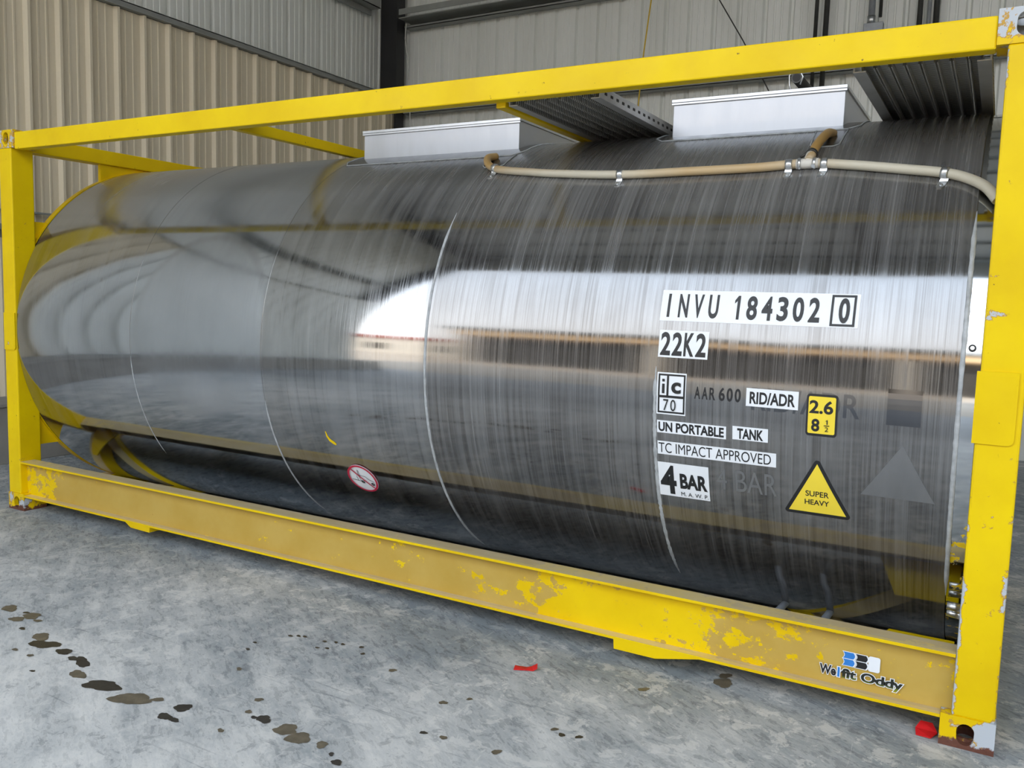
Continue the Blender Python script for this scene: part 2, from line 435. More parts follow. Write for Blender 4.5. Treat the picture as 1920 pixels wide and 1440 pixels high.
# beige partition: ribs stand out towards +x; sheets run along y
Y0L = -6.0 + (1.395 + 6.0) % P
wall('wall_left', 'beige ribbed sheet partition left of the tank', BEIGE, P, 0.045, 0.0, 4.36,
     lambda t, d, z: (XL + d, Y0L + 15 * P + t, z), 9, (0, 3 * P, 0))
wall('wall_left_front', 'pale grey ribbed sheet wall between the beige partition and the yard', GREYS, P, 0.045, 0.0, 4.36,
     lambda t, d, z: (XL + d, Y0L + t, z), 5, (0, 3 * P, 0))
wall('wall_left_upper', 'grey ribbed sheet wall above the beige partition', GREYS, 0.305, 0.045, 4.2, ZR,
     lambda t, d, z: (-2.26 + d, -6.0 + t, z), 15, (0, 0.915, 0), -1)
wall('wall_back', 'grey ribbed sheet wall behind the tank', GREYS, 0.306, 0.045, 0.0, ZR,
     lambda t, d, z: (-2.30 + (-0.419 + 2.30) % 0.306 - 0.306 + t, YB + 0.12 - d, z), 22, (0.918, 0, 0), -1)
wall('wall_right', 'dark ribbed sheet wall at the far right end', DARKSH, 0.305, 0.034, 0.0, ZR,
     lambda t, d, z: (XR - d, -6.0 + t, z), 15, (0, 0.915, 0), -1)  # unseen end wall, coloured dark to cut the light on right-facing faces
tag(link('wall_front', boxes((-2.4, XR + 0.2, -6.12, -6.0, 7.9, ZR)), GREYS), 'grey sheet fascia over the open shed front', kind='structure')
# solid outer skin behind the ribbed sheets
tag(link('wall_outer', boxes((-2.42, -2.34, -6.0, 7.3, 0, ZR), (-2.42, XR + 0.2, 7.22, 7.3, 0, ZR), (XR + 0.06, XR + 0.14, -6, 7.3, 0, ZR)), GREYS),
    'outer skin of the shed walls', kind='structure')
rf = bmesh.new(); box(rf, -2.6, XR + 0.3, -6.4, 7.5, ZR, ZR + 0.12)
ceil = tag(link('ceiling', rf, ROOFM), 'sheet metal shed roof on steel purlins', kind='structure')
for k in range(10): link('purlin', boxes((-2.3, XR, -5.6 + k * 1.36, -5.53 + k * 1.36, ZR - 0.2, ZR)), GIRT, ceil)
for k in range(3): link('rafter', boxes((-2.3 + 6.6 * k + 0.05, -2.3 + 6.6 * k + 0.25, -5.95, 7.0, ZR - 0.75, ZR - 0.21)), BLACKP, ceil)

# girts (Z-section rails) on the walls
def girt_back(n, x0, x1, z0, z1):
    o = link('trim_%d' % n, boxes((x0, x1, YB - 0.06, YB - 0.052, z0, z1), (x0, x1, YB - 0.06, YB + 0.08, z0, z0 + 0.008), (x0, x1, YB - 0.06, YB + 0.10, z1 - 0.008, z1)), GIRT)
    return tag(o, 'galvanised girt across the back wall at %.1f metres' % z1, kind='structure')
girt_back(1, -1.86, XR, 5.40, 5.44); girt_back(2, -1.86, XR, 4.19, 4.28)
tag(link('trim_3', boxes((-1.86, XR, YB - 0.2, YB - 0.19, 5.55, 5.63), (-1.86, XR, YB - 0.2, YB + 0.1, 5.50, 5.512)), GIRT), 'deep upper girt across the back wall', kind='structure')
girt_back(4, -1.86, XR, 2.1, 2.3)
tag(link('trim_5', boxes((-2.06, -1.93, -6, 6.6, 4.365, 4.375), (-2.06, -2.05, -6, 6.6, 4.365, 4.47), (-2.2, -2.05, -6, 6.6, 4.46, 4.47)), GIRT), 'grey girt capping the beige partition', kind='structure')
tag(link('trim_6', boxes((-2.2, -2.03, -6, 6.6, 5.60, 5.61), (-2.04, -2.03, -6, 6.6, 5.60, 5.72), (-2.2, -2.19, -6, 6.6, 5.52, 5.61)), GIRT), 'grey girt high on the upper left wall', kind='structure')
tag(link('trim_7', boxes((-1.955, -1.90, 0.2, 6.8, 2.22, 2.235), (-1.96, -1.86, 0.2, 6.8, 2.05, 2.10), (-1.955, -1.95, 0.2, 6.8, 1.98, 2.05)), GIRT), 'grey rail along the lower beige partition', kind='structure')
tag(link('baseboard_left', boxes((-1.955, -1.46, -5.9, 6.9, 0, 0.50), (-1.955, -1.44, -5.9, 6.9, 0.50, 0.53), bev=0.006), CONC), 'low concrete kerb at the foot of the left wall', kind='structure')

# corner column (I-section, web along x)
cl = empty('steel_column', (-2.2, 6.9, 0)); tag(cl, 'black I-section steel column in the corner of the shed', 'column')
link('flange', boxes((-2.56, -2.535, 6.62, 6.99, 0, ZR - 0.2)), BLACKP, cl)
link('flange', boxes((-1.915, -1.89, 6.80, 6.99, 0, ZR - 0.2)), BLACKP, cl)
link('web', boxes((-2.535, -1.915, 6.90, 6.92, 0, ZR - 0.2)), BLACKP, cl)
cl2 = empty('front_column', (-2.15, -5.8, 0)); tag(cl2, 'black steel column at the front end of the left wall', 'column')
link('flange', boxes((-2.30, -2.0, -5.98, -5.96, 0, ZR - 0.2)), BLACKP, cl2); link('flange', boxes((-2.30, -2.0, -5.70, -5.68, 0, ZR - 0.2)), BLACKP, cl2)
link('web', boxes((-2.16, -2.14, -5.96, -5.70, 0, ZR - 0.2)), BLACKP, cl2)

# hanging pipes and cables on the back wall
def hang(name, label, cat, pts, r, mat, group=None):
    return tag(link(name, tube(bmesh.new(), pts, r, 8), mat), label, cat, group)
pipes = [((3.90, 4.0), 0.022, 'leftmost of the thin conduits on the back wall'), ((4.01, 4.0), 0.03, 'dark conduit just right of the leftmost one on the back wall')]
for (xa, zb), r, lb in pipes: hang('conduit', lb, 'conduit', [(xa, 6.95, zb), (xa + 0.01, 6.95, 6.6), (xa - 0.02, 6.95, ZR - 0.4)], r, DARKPIPE, 'conduits on the back wall')
cd = empty('conduit_drop', (4.5, 6.93, 4.5)); tag(cd, 'middle conduit on the back wall ending in a junction box', 'conduit', 'conduits on the back wall')
link('pipe', tube(bmesh.new(), [(4.49, 6.93, 4.72), (4.47, 6.93, ZR - 0.4)], 0.035, 10), PIPEG, cd)
link('pipe', tube(bmesh.new(), [(4.58, 6.93, 4.72), (4.57, 6.93, ZR - 0.4)], 0.018, 8), DARKPIPE, cd)
link('junction_box', boxes((4.42, 4.62, 6.88, 6.98, 4.50, 4.66), bev=0.008), PIPEG, cd)
link('coupling', tube(bmesh.new(), [(4.49, 6.93, 4.66), (4.49, 6.93, 4.74)], 0.045, 12), CHROME, cd)
for xa, r, mt, lb in ((4.97, 0.028, DARKPIPE, 'dark conduit left in the right-hand pair on the back wall'), (5.06, 0.02, PIPEG, 'pale conduit between the two dark ones of the right-hand cluster'), (5.13, 0.03, DARKPIPE, 'rightmost conduit on the back wall')):
    hang('conduit', lb, 'conduit', [(xa, 6.95, 3.8), (xa, 6.95, 6.5), (xa - 0.03, 6.95, ZR - 0.4)], r, mt, 'conduits on the back wall')
hang('rope', 'thin yellow rope hanging in front of the back wall', 'rope', [(2.05, 6.85, ZR - 0.3), (1.962, 6.85, 5.284), (1.889, 6.85, 4.62), (1.82, 6.85, 3.6)], 0.009, ROPEY)
hang('cable', 'thin dark cable slanting down the back wall', 'cable', [(2.35, 6.95, 5.86), (2.77, 6.95, 5.17), (3.086, 6.95, 4.655), (3.398, 6.95, 4.09), (3.7, 6.95, 3.5)], 0.007, CABLEK)
hang('cable', 'thin white cable hanging beside the black corner column', 'cable', [(-1.80, 6.9, 5.45), (-1.83, 6.92, 5.25), (-1.77, 6.92, 4.9), (-1.72, 6.92, 4.2), (-1.74, 6.92, 3.4)], 0.008, CABLEW)

# buildings across the yard (seen mirrored in the tank)
ob = empty('warehouse', (10, -24, 0)); tag(ob, 'long tan warehouse across the yard, mirrored in the tank', 'building')
link('fascia', boxes((-12.5, 45, -26, -23.9, 6.05, 7.2)), TANB, ob)
link('wall', boxes((-12.5, 45, -36, -25.5, 0, 6.05)), DARKIN, ob)  # solid dark block painted as the shade inside the open lower storey
link('roof', boxes((-13, 45.5, -36, -23.5, 7.2, 7.75)), ROOFEDGE, ob)
for k in range(8): link('pier', boxes((-12.5 + 8 * k, -12.0 + 8 * k, -25.0, -24.2, 0, 6.05)), WHITEW, ob)
hb = empty('low_house', (-28, -44, 0)); tag(hb, 'low pale building with red roof across the yard, mirrored in the tank', 'building')
link('wall', boxes((-60, -16, -52, -44, 0, 6.3)), WHITEW, hb); link('roof', boxes((-61, -15.5, -53, -43.4, 6.3, 7.3)), REDROOF, hb)
for k in range(7): link('window', boxes((-57 + 6 * k, -55 + 6 * k, -44.05, -43.95, 1.6, 4.2)), DARKIN, hb)

# ------------------------------------------------------------------ tank container
R, YC, ZC = 1.214, 1.219, 1.2507
ROOT = empty('tank_container', (3.029, 1.219, 0))
tag(ROOT, 'stainless steel tank container in a worn yellow steel frame', 'tank container')

def on(x, s, h=0.0):
    a = s / R
    return Vector((x, YC - (R + h) * math.cos(a), ZC + (R + h) * math.sin(a)))

# -- castings
def casting(x0, y0, z0, fx, fy, fz):
    bm = bmesh.new(); t = 0.028; X, Y, Z = 0.178, 0.162, 0.118
    def L(a, b, c): return Vector((x0 + (a if fx > 0 else -a), y0 + (b if fy > 0 else -b), z0 + (c if fz > 0 else -c)))
    rect = lambda a0, a1, b0, b1: [(a0, b0), (a1, b0), (a1, b1), (a0, b1)]
    plate(bm, rect(0, X, 0, Z), [oval(0.094, 0.055, 0.058, 0.08)], t, lambda a, b, d: L(a, d, b))
    plate(bm, rect(t, Y, 0, Z), [oval(0.085, 0.055, 0.05, 0.078)], t, lambda a, b, d: L(d, a, b))
    plate(bm, rect(t, X, t, Y), [oval(0.094, 0.085, 0.06, 0.09)], t, lambda a, b, d: L(a, b, d))
    plate(bm, rect(t, Y, t, Z), [], 0.012, lambda a, b, d: L(X - d, a, b))
    plate(bm, rect(t, X - 0.012, t, Z), [], 0.012, lambda a, b, d: L(a, Y - d, b))
    plate(bm, rect(t, X - 0.012, t, Y - 0.012), [], 0.012, lambda a, b, d: L(a, b, Z - d))
    return link('corner_casting', bm, YELCAST, ROOT)
LX, LY, LZ = 6.058, 2.438, 2.591
for fx, x0 in ((1, 0), (-1, LX)):
    for fy, y0 in ((1, 0), (-1, LY)):
        for fz, z0 in ((1, 0), (-1, LZ)): casting(x0, y0, z0, fx, fy, fz)
# -- posts
posts = {}
for side, (x0, x1) in (('l', (0.004, 0.14)), ('r', (5.915, 6.054))):
    for yy, (y0, y1) in (('f', (0.003, 0.158)), ('b', (2.28, 2.435))):
        posts[side + yy] = link('corner_post', boxes((x0, x1, y0, y1, 0.116, LZ - 0.116), bev=0.008), YELPOST, ROOT)
def post_plate(x0, x1, parent):
    c = 0.022; pts = [(x0, 1.372), (x0, 1.118)]
    for k in range(7):
        t = math.pi * 1.5 + k / 6 * math.pi / 2
        pts.append((x1 - c + c * math.cos(t), 1.118 + c + c * math.sin(t)))
    pts.append((x1, 1.372))
    return link('repair_plate', plate(bmesh.new(), pts, [], 0.006, lambda a, b, d: (a, -0.004 + d, b)), YELPOST, parent)
post_plate(5.905, 6.034, posts['rf']); post_plate(0.012, 0.139, posts['lf'])
# -- top rails
for y0, y1 in ((0.008, 0.075), (2.363, 2.43)):
    link('top_side_rail', boxes((0.178, 5.88, y0, y1, 2.462, 2.573), bev=0.006), YELTOP, ROOT)
# -- bottom rails (I-section)
rails = []
for y0, sg in ((0.002, 1), (LY - 0.002, -1)):
    a, b = sorted((y0, y0 + sg * 0.105)); wA, wB = sorted((y0 + sg * 0.05, y0 + sg * 0.058))
    bm = boxes((0.141, 5.914, a, b, 0.333, 0.345), (0.179, 5.879, a, b, 0.098, 0.110))
    box(bm, 0.141, 5.914, wA, wB, 0.119, 0.333); box(bm, 0.179, 5.879, wA, wB, 0.110, 0.119)
    rails.append(link('bottom_side_rail', bm, YELRAIL, ROOT))
for xs_ in ([(4.59, 0.112), (4.593, 0.068), (4.785, 0.068), (4.98, 0.112)], [(1.26, 0.112), (1.315, 0.082), (1.492, 0.078), (1.497, 0.112)]):
    link('skid_stop', plate(bmesh.new(), xs_, [], 0.10, lambda a, b, d: (a, 0.004 + d, b - 0.014)), YEL, rails[0])
# -- end frames
def arc(a0, a1, r, n=16): return [(YC - r * math.cos(math.radians(a0 + (a1 - a0) * k / n)), ZC + r * math.sin(math.radians(a0 + (a1 - a0) * k / n))) for k in range(n + 1)]
def end_frame(xp, sg):
    fn = lambda a, b, d: (xp + sg * d, a, b)
    rr = 1.203
    top0 = math.degrees(math.acos((YC - 0.69) / rr)); side0 = math.degrees(math.asin(0.75 / rr))
    for g in ([(0.69, 2.47)] + arc(top0, 180 - top0, rr, 28) + [(2 * YC - 0.69, 2.47)],
              [(0.69, 0.10)] + arc(-top0, -180 + top0, rr, 28) + [(2 * YC - 0.69, 0.10)] if False else None,
              [(0.15, ZC + 0.75)] + arc(side0, 24, rr, 8) + [(0.15, ZC + 1.203 * math.sin(math.radians(24)))],
              [(0.15, ZC - 0.81)] + arc(-math.degrees(math.asin(0.81 / rr)), -24, rr, 8) + [(0.15, ZC - 1.203 * math.sin(math.radians(24)))],
              [(LY - 0.15, ZC + 0.75)] + [(LY - a, b) for a, b in arc(side0, 24, rr, 8)] + [(LY - 0.15, ZC + 1.203 * math.sin(math.radians(24)))],
              [(LY - 0.15, ZC - 0.81)] + [(LY - a, b) for a, b in arc(-math.degrees(math.asin(0.81 / rr)), -24, rr, 8)] + [(LY - 0.15, ZC - 1.203 * math.sin(math.radians(24)))],
              [(0.95, 0.135)] + arc(-78, -102, rr, 10) + [(2 * YC - 0.95, 0.135)]):
        if g: link('gusset_plate', plate(bmesh.new(), g, [], 0.03, fn), YEL, ROOT)
    bm = bmesh.new(); n = 128; rings = []
    for (xx, r_) in ((0, 1.19), (0, 1.214), (0.05, 1.214), (0.05, 1.19)):
        rings.append([bm.verts.new((xp + sg * xx, YC - r_ * math.cos(2 * math.pi * k / n), ZC + r_ * math.sin(2 * math.pi * k / n))) for k in range(n)])
    for i in range(4):
        for k in range(n): bm.faces.new((rings[i][k], rings[i][(k + 1) % n], rings[(i + 1) % 4][(k + 1) % n], rings[(i + 1) % 4][k]))
    bmesh.ops.recalc_face_normals(bm, faces=bm.faces[:])
    link('collar_ring', bm, YEL, ROOT)
end_frame(0.07, 1); end_frame(5.985, -1)
for x0, x1 in ((0.01, 0.125), (5.93, 6.048)):
    link('top_end_rail', boxes((x0, x1, 0.16, 2.278, 2.466, 2.568), bev=0.006), YEL, ROOT)
    link('bottom_end_rail', boxes((x0, x1, 0.16, 2.278, 0.02, 0.135), bev=0.006), YELDUST, ROOT)
for p, q_ in (((0.16, 0.16), (0.95, 1.15)), ((5.88, 0.16), (5.05, 1.15)), ((0.16, 2.28), (0.95, 1.3)), ((5.88, 2.28), (5.05, 1.3))):
    d = (Vector(q_) - Vector(p)).normalized(); nrm = Vector((-d.y, d.x)) * 0.05
    quad = [Vector(p) + nrm, Vector(q_) + nrm, Vector(q_) - nrm, Vector(p) - nrm]
    link('diagonal_brace', plate(bmesh.new(), [tuple(v) for v in quad], [], 0.06, lambda a, b, dd: (a, b, 0.05 + dd)), YELDUST, ROOT)
link('corner_gusset', plate(bmesh.new(), [(5.585, 0.11), (5.90, 0.11), (5.90, 0.37), (5.66, 0.37)], [], 0.012, lambda a, b, d: (a, b, 0.250 + d)), YEL, ROOT)
link('corner_gusset', plate(bmesh.new(), [(0.42, 0.11), (0.15, 0.11), (0.15, 0.45), (0.20, 0.45)], [], 0.012, lambda a, b, d: (a, b, 0.20 + d)), YEL, ROOT)
link('cross_bar', boxes((2.145, 2.195, 0.07, 2.37, 2.462, 2.522), bev=0.004), YEL, ROOT)
link('cross_bar', boxes((3.875, 3.925, 0.07, 2.37, 2.440, 2.468), bev=0.004), YEL, ROOT)

# -- tank jacket
def shell(name, x0, x1, r, mat, nx, parent, n=288):
    bm = bmesh.new(); uvl = bm.loops.layers.uv.new('UVMap'); g = []
    for i in range(nx + 1):
        x = x0 + (x1 - x0) * i / nx
        g.append([bm.verts.new((x, YC - r * math.cos(2 * math.pi * k / n), ZC + r * math.sin(2 * math.pi * k / n))) for k in range(n)])
    for i in range(nx):
        for k in range(n):
            f = bm.faces.new((g[i][k], g[i + 1][k], g[i + 1][(k + 1) % n], g[i][(k + 1) % n])); f.smooth = True
            for l, (ii, kk) in zip(f.loops, ((i, k), (i + 1, k), (i + 1, k + 1), (i, k + 1))):
                ks = kk if kk + (k != kk and 0) <= n / 2 and k < n / 2 else kk - n
                l[uvl].uv = (x0 + (x1 - x0) * ii / nx, ks / n * 2 * math.pi * r)
    bmesh.ops.recalc_face_normals(bm, faces=bm.faces[:])
    return link(name, bm, mat, parent)
TANK = shell('tank', 0.146, 5.856, R, STEEL, 6, ROOT)
TANK['label'] = 'streaked polished stainless steel tank barrel'
shell('end_band', 5.858, 5.914, 1.2065, ENDST, 1, TANK)
shell('gasket', 0.118, 0.147, 1.206, RUBBER_AND_BORE, 1, TANK)
def head(x0, sg, mat):
    bm = bmesh.new(); n = 64; prev = None
    for j in range(9):
        t = j / 8 * math.pi / 2; r_ = 1.18 * math.cos(t); xx = x0 + sg * 0.09 * math.sin(t)
        ring = [bm.verts.new((xx, YC + max(r_, 0.001) * math.cos(2 * math.pi * k / n), ZC + max(r_, 0.001) * math.sin(2 * math.pi * k / n))) for k in range(n)]
        if prev:
            for k in range(n): bm.faces.new((prev[k], prev[(k + 1) % n], ring[(k + 1) % n], ring[k])).smooth = True
        prev = ring
    bm.faces.new(prev); bmesh.ops.recalc_face_normals(bm, faces=bm.faces[:])
    return link('dished_end', bm, mat, TANK)
head(0.125, -1, HEADST); head(5.93, 1, HEADST)
# seams: raised lap with a bead of sealant, thickest near the waist
def seam(x, s0, s1, wd, h, wob, name='seam_bead'):
    bm = bmesh.new(); n = 90; rnd = random.Random(int(x * 100)); rows = []
    for k in range(n + 1):
        s = s0 + (s1 - s0) * k / n
        tp = min(1, (k + 1) / 8, (n + 1 - k) / 8)
        ww = wd * tp * (1 + wob * (rnd.random() - 0.4)); c = x + wob * 0.002 * (rnd.random() - 0.5)
        hh = h * tp
        rows.append([bm.verts.new(on(c - ww, s, 0.0004)), bm.verts.new(on(c - ww * 0.5, s, hh)), bm.verts.new(on(c + ww * 0.5, s, hh)), bm.verts.new(on(c + ww, s, 0.0004))])
    for a, b in zip(rows, rows[1:]):
        for i in range(3): bm.faces.new((a[i], a[i + 1], b[i + 1], b[i])).smooth = True
    return link(name, bm, SEAL, TANK)
seam(3.548, -1.35, 0.80, 0.0065, 0.006, 0.5)
seam(2.445, -1.20, -0.28, 0.0045, 0.004, 0.7)
seam(4.728, -1.10, 0.06, 0.007, 0.004, 0.6)
seam(5.857, -0.85, 0.74, 0.008, 0.005, 0.25)
seam(1.335, -0.80, -0.10, 0.0028, 0.002, 0.8)
def lap(x, s0, s1):
    bm = bmesh.new(); n = 120; rows = []
    for k in range(n + 1):
        s = s0 + (s1 - s0) * k / n
        rows.append([bm.verts.new(on(x - 0.0014, s, 0.0002)), bm.verts.new(on(x, s, 0.0009)), bm.verts.new(on(x + 0.0014, s, 0.0002))])
    for a, b in zip(rows, rows[1:]):
        for i in range(2): bm.faces.new((a[i], a[i + 1], b[i + 1], b[i])).smooth = True
    return link('jacket_joint', bm, PATCHST, TANK)
lap(2.445, -0.3, 1.9); lap(1.335, -0.1, 1.9); lap(3.548, 0.78, 1.85); lap(5.857, 0.72, 1.9)

# -- hatch boxes
def hatch(x0, x1, y0, y1, z1, lid_over, flange_s, name='hatch_box'):
    a_front = math.acos((YC - y0) / R) if False else None
    zb = ZC + math.sqrt(R * R - (YC - y0) ** 2) - 0.004
    b = link(name, boxes((x0, x1, y0, y1, zb - 0.02, z1 - 0.012), bev=0.003), BOXST, ROOT)
    link('lid', boxes((x0 - lid_over, x1 + lid_over, y0 - lid_over, y1 + lid_over, z1 - 0.016, z1), (x0 - lid_over, x1 + lid_over, y0 - lid_over, y0 - lid_over + 0.006, z1 - 0.028, z1 - 0.017), bev=0.0015), LIDST, b)
    # skirt plate hugging the barrel, clipped corners, with sealant round it
    xa, xb = x0 - 0.07, x1 + 0.08; s0 = flange_s; s1 = R * math.pi / 2
    bm = bmesh.new(); rows = []
    for k in range(13):
        s = s0 + (s1 - s0) * k / 12; ins = 0.05 * max(0, 1 - k / 1.5)
        rows.append([bm.verts.new(on(xa + ins, s, 0.003)), bm.verts.new(on(xb - ins, s, 0.003))])
    for a, c in zip(rows, rows[1:]): bm.faces.new((a[0], a[1], c[1], c[0])).smooth = True
    link('skirt_plate', bm, PATCHST, b)
    edge = [on(xa, s1, 0.003)] + [on(xa, s0 + (s1 - s0) * k / 8, 0.003) for k in range(7, 0, -1)] + [on(xa + 0.05, s0, 0.003), on((xa + xb) / 2, s0, 0.003), on(xb - 0.05, s0, 0.003)] + [on(xb, s0 + (s1 - s0) * k / 8, 0.003) for k in range(1, 8)] + [on(xb, s1, 0.003)]
    link('sealant_bead', tube(bmesh.new(), edge, 0.004, 6), SEAL, b)
    link('sealant_bead', tube(bmesh.new(), [(x0, y0 - 0.002, zb + 0.002), (x1, y0 - 0.002, zb + 0.002)], 0.004, 6), SEAL, b)
    return b
B1 = hatch(2.50, 3.588, 0.80, 1.64, 2.560, 0.008, 1.335)
B2 = hatch(4.457, 5.272, 0.83, 1.61, 2.586, 0.008, 1.415)
link('lid_pipe', tube(bmesh.new(), [(5.035, 0.90, 2.655), (5.035, 1.45, 2.655)], 0.025, 16), DARKPIPE, B2)
link('bore_shade_disc', tube(bmesh.new(), [(5.035, 0.8985, 2.655), (5.035, 0.905, 2.655)], 0.019, 16), RUBBER_AND_BORE, B2)  # dark disc paints the shade inside the pipe, which is solid
link('lid_bracket', tube(bmesh.new(), [(5.02, 0.895, 2.588), (5.005, 0.893, 2.62), (5.003, 0.893, 2.665), (5.02, 0.893, 2.685), (5.05, 0.893, 2.685), (5.066, 0.893, 2.655), (5.055, 0.893, 2.62)], 0.0035, 6), CHROME, B2)
def patch(x0, x1, s0, s1, sk):
    bm = bmesh.new(); rows = []
    c = 0.02
    prof = [(s0, x0 + c, x1 - c), (s0 + c, x0, x1), ((s0 + s1) / 2, x0 - sk / 2, x1 + sk / 4), (s1, x0 - sk, x1 + sk / 2)]
    for s, a, b in prof: rows.append([bm.verts.new(on(a, s, 0.0025)), bm.verts.new(on(b, s, 0.0025))])
    for a, b in zip(rows, rows[1:]): bm.faces.new((a[0], a[1], b[1], b[0])).smooth = True
    o = link('drain_patch', bm, PATCHST, TANK)
    e = [on(prof[3][1], s1, 0.003)] + [on(p[1], p[0], 0.003) for p in prof[2::-1]] + [on(p[2], p[0], 0.003) for p in prof]
    link('patch_sealant', tube(bmesh.new(), e, 0.0035, 6), SEAL, TANK)
patch(5.185, 5.305, 1.195, 1.42, 0.012); patch(3.515, 3.640, 1.18, 1.345, 0.01)

# -- drain hose
hr = 0.0195
hose_pts = [on(3.545, 1.30, 0.012), on(3.535, 1.235, 0.03), on(3.575, 1.165, 0.024), on(3.66, 1.115, hr), on(3.85, 1.075, hr), on(4.021, 1.047, hr), on(4.37, 1.011, hr), on(4.717, 1.011, hr), on(5.0, 1.015, hr), on(5.208, 1.028, hr), on(5.393, 1.0, hr), on(5.597, 0.956, hr), on(5.736, 0.924, hr), on(5.82, 0.885, hr), on(5.88, 0.83, 0.025), on(5.92, 0.77, 0.02)]
HP = catmull(hose_pts, 10)
HOSE = link('drain_hose', tube(bmesh.new(), HP, hr, 16), HOSEM, ROOT)
HOSE['label'] = 'tan braided drain hose'
link('hose_branch', tube(bmesh.new(), catmull([on(5.215, 1.03, 0.03), on(5.225, 1.14, 0.035), on(5.245, 1.27, 0.03), on(5.258, 1.335, 0.008)], 6), 0.0195, 16), HOSEM, HOSE)
link('tee_fitting', tube(bmesh.new(), [on(5.165, 1.026, hr), on(5.255, 1.026, hr)], 0.0215, 16), PVC, HOSE)
link('tee_fitting', tube(bmesh.new(), [on(5.21, 1.028, hr), on(5.218, 1.085, 0.034)], 0.0215, 16), PVC, HOSE)
for xa in (5.178, 5.238):
    link('worm_clamp', tube(bmesh.new(), [on(xa - 0.006, 1.026, hr), on(xa + 0.006, 1.026, hr)], 0.0245, 16), CHROME, HOSE)
link('worm_clamp', tube(bmesh.new(), [on(5.217, 1.072, 0.033), on(5.219, 1.086, 0.034)], 0.0245, 16), DARKPIPE, HOSE)
link('clamp_screw', tube(bmesh.new(), [on(5.238, 0.995, 0.03), on(5.240, 0.985, 0.035)], 0.008, 10), CHROME, HOSE)
link('clamp_screw', tube(bmesh.new(), [on(5.175, 1.06, 0.03), on(5.205, 1.078, 0.042)], 0.007, 8), DARKPIPE, HOSE)
def pclip(x, s, dx=0.0, slope=0.0):
    bm = bmesh.new(); d = Vector((1, 0, 0)) * 0.013
    a, b = on(x - 0.014, s + slope * 0.014, hr), on(x + 0.014, s - slope * 0.014, hr)
    tube(bm, [a, a + (b - a) * 0.33, a + (b - a) * 0.66, b], [0.0218, 0.0235, 0.0235, 0.0218], 18)
    # tab with screw below the hose
    rows = []
    for k, (ds, h, wd) in enumerate(((-0.012, 0.022, 0.014), (-0.022, 0.010, 0.014), (-0.030, 0.004, 0.015), (-0.055, 0.004, 0.015), (-0.066, 0.004, 0.008))):
        xo = x + dx * max(0, -ds - 0.02) / 0.05
        rows.append([bm.verts.new(on(xo - wd, s + ds, h)), bm.verts.new(on(xo + wd, s + ds, h)), bm.verts.new(on(xo + wd, s + ds, h - 0.0035)), bm.verts.new(on(xo - wd, s + ds, h - 0.0035))])
    for p, q_ in zip(rows, rows[1:]):
        for i in range(4): bm.faces.new((p[i], p[(i + 1) % 4], q_[(i + 1) % 4], q_[i]))
    bm.faces.new(rows[-1])
    tube(bm, [on(x + dx * 0.6, s - 0.046, 0.003), on(x + dx * 0.6, s - 0.046, 0.008)], 0.007, 10)
    bmesh.ops.recalc_face_normals(bm, faces=bm.faces[:])
    return link('hose_clip', bm, CHROME, HOSE)
pclip(3.632, 1.128, -0.015, 0.5); pclip(4.37, 1.011, -0.006); pclip(5.135, 1.023, -0.004); pclip(5.278, 1.02, -0.008); pclip(5.736, 0.924, -0.018, 0.25)

# -- walkways: side angles and pressed planks
def walkway(x0, x1, npl):
    wk = link('walkway', boxes((x0, x0 + 0.006, 0.085, 2.355, 2.450, 2.50), (x1 - 0.006, x1, 0.085, 2.355, 2.450, 2.50), (x0, x0 + 0.045, 0.085, 2.355, 2.447, 2.451), (x1 - 0.045, x1, 0.085, 2.355, 2.447, 2.451)), ALU, ROOT)
    wd = (x1 - x0 - 0.05) / npl
    for k in range(npl):
        a = x0 + 0.025 + k * wd
        link('plank', boxes((a + 0.003, a + wd - 0.003, 0.09, 2.35, 2.482, 2.488), (a + 0.003, a + 0.007, 0.09, 2.35, 2.458, 2.484), (a + wd - 0.007, a + wd - 0.003, 0.09, 2.35, 2.458, 2.484)), PERF, wk)
    bm = bmesh.new()
    for k in range(34):
        yy = 0.13 + k * 0.066
        box(bm, x1 - 0.001, x1 + 0.0012, yy, yy + 0.026, 2.468, 2.480)
    tag(link('slot', bm, DARKIN, wk), kind='stuff')
    return wk
walkway(3.935, 4.39, 7); walkway(5.415, 5.868, 8)

# -- steam pipes under the barrel
for x0 in (5.19, 5.387):
    link('steam_pipe', tube(bmesh.new(), catmull([(x0 - 0.03, 0.33, 0.185), (x0 - 0.02, 0.40, 0.20), (x0, 0.47, 0.207), (x0 + 0.005, 0.60, 0.203), (x0 + 0.01, 0.72, 0.20)], 6), 0.016, 12), PIPEG, ROOT)
for yy, zz, x0 in ((0.19, 0.195, 5.37), (0.21, 0.115, 5.17)):
    link('steam_pipe', tube(bmesh.new(), [(x0, yy + 0.14, zz - 0.01), (x0 + 0.01, yy + 0.05, zz), (x0 + 0.06, yy, zz), (5.6, yy, zz - 0.003), (5.88, yy, zz - 0.006)], 0.015, 12), PIPEG, ROOT)
for dz in (0.44, 0.40):
    link('end_pipe', tube(bmesh.new(), [(5.865, 0.26 + (0.44 - dz), dz), (5.92, 0.26 + (0.44 - dz), dz - 0.005)], 0.017, 12), CHROME, ROOT)

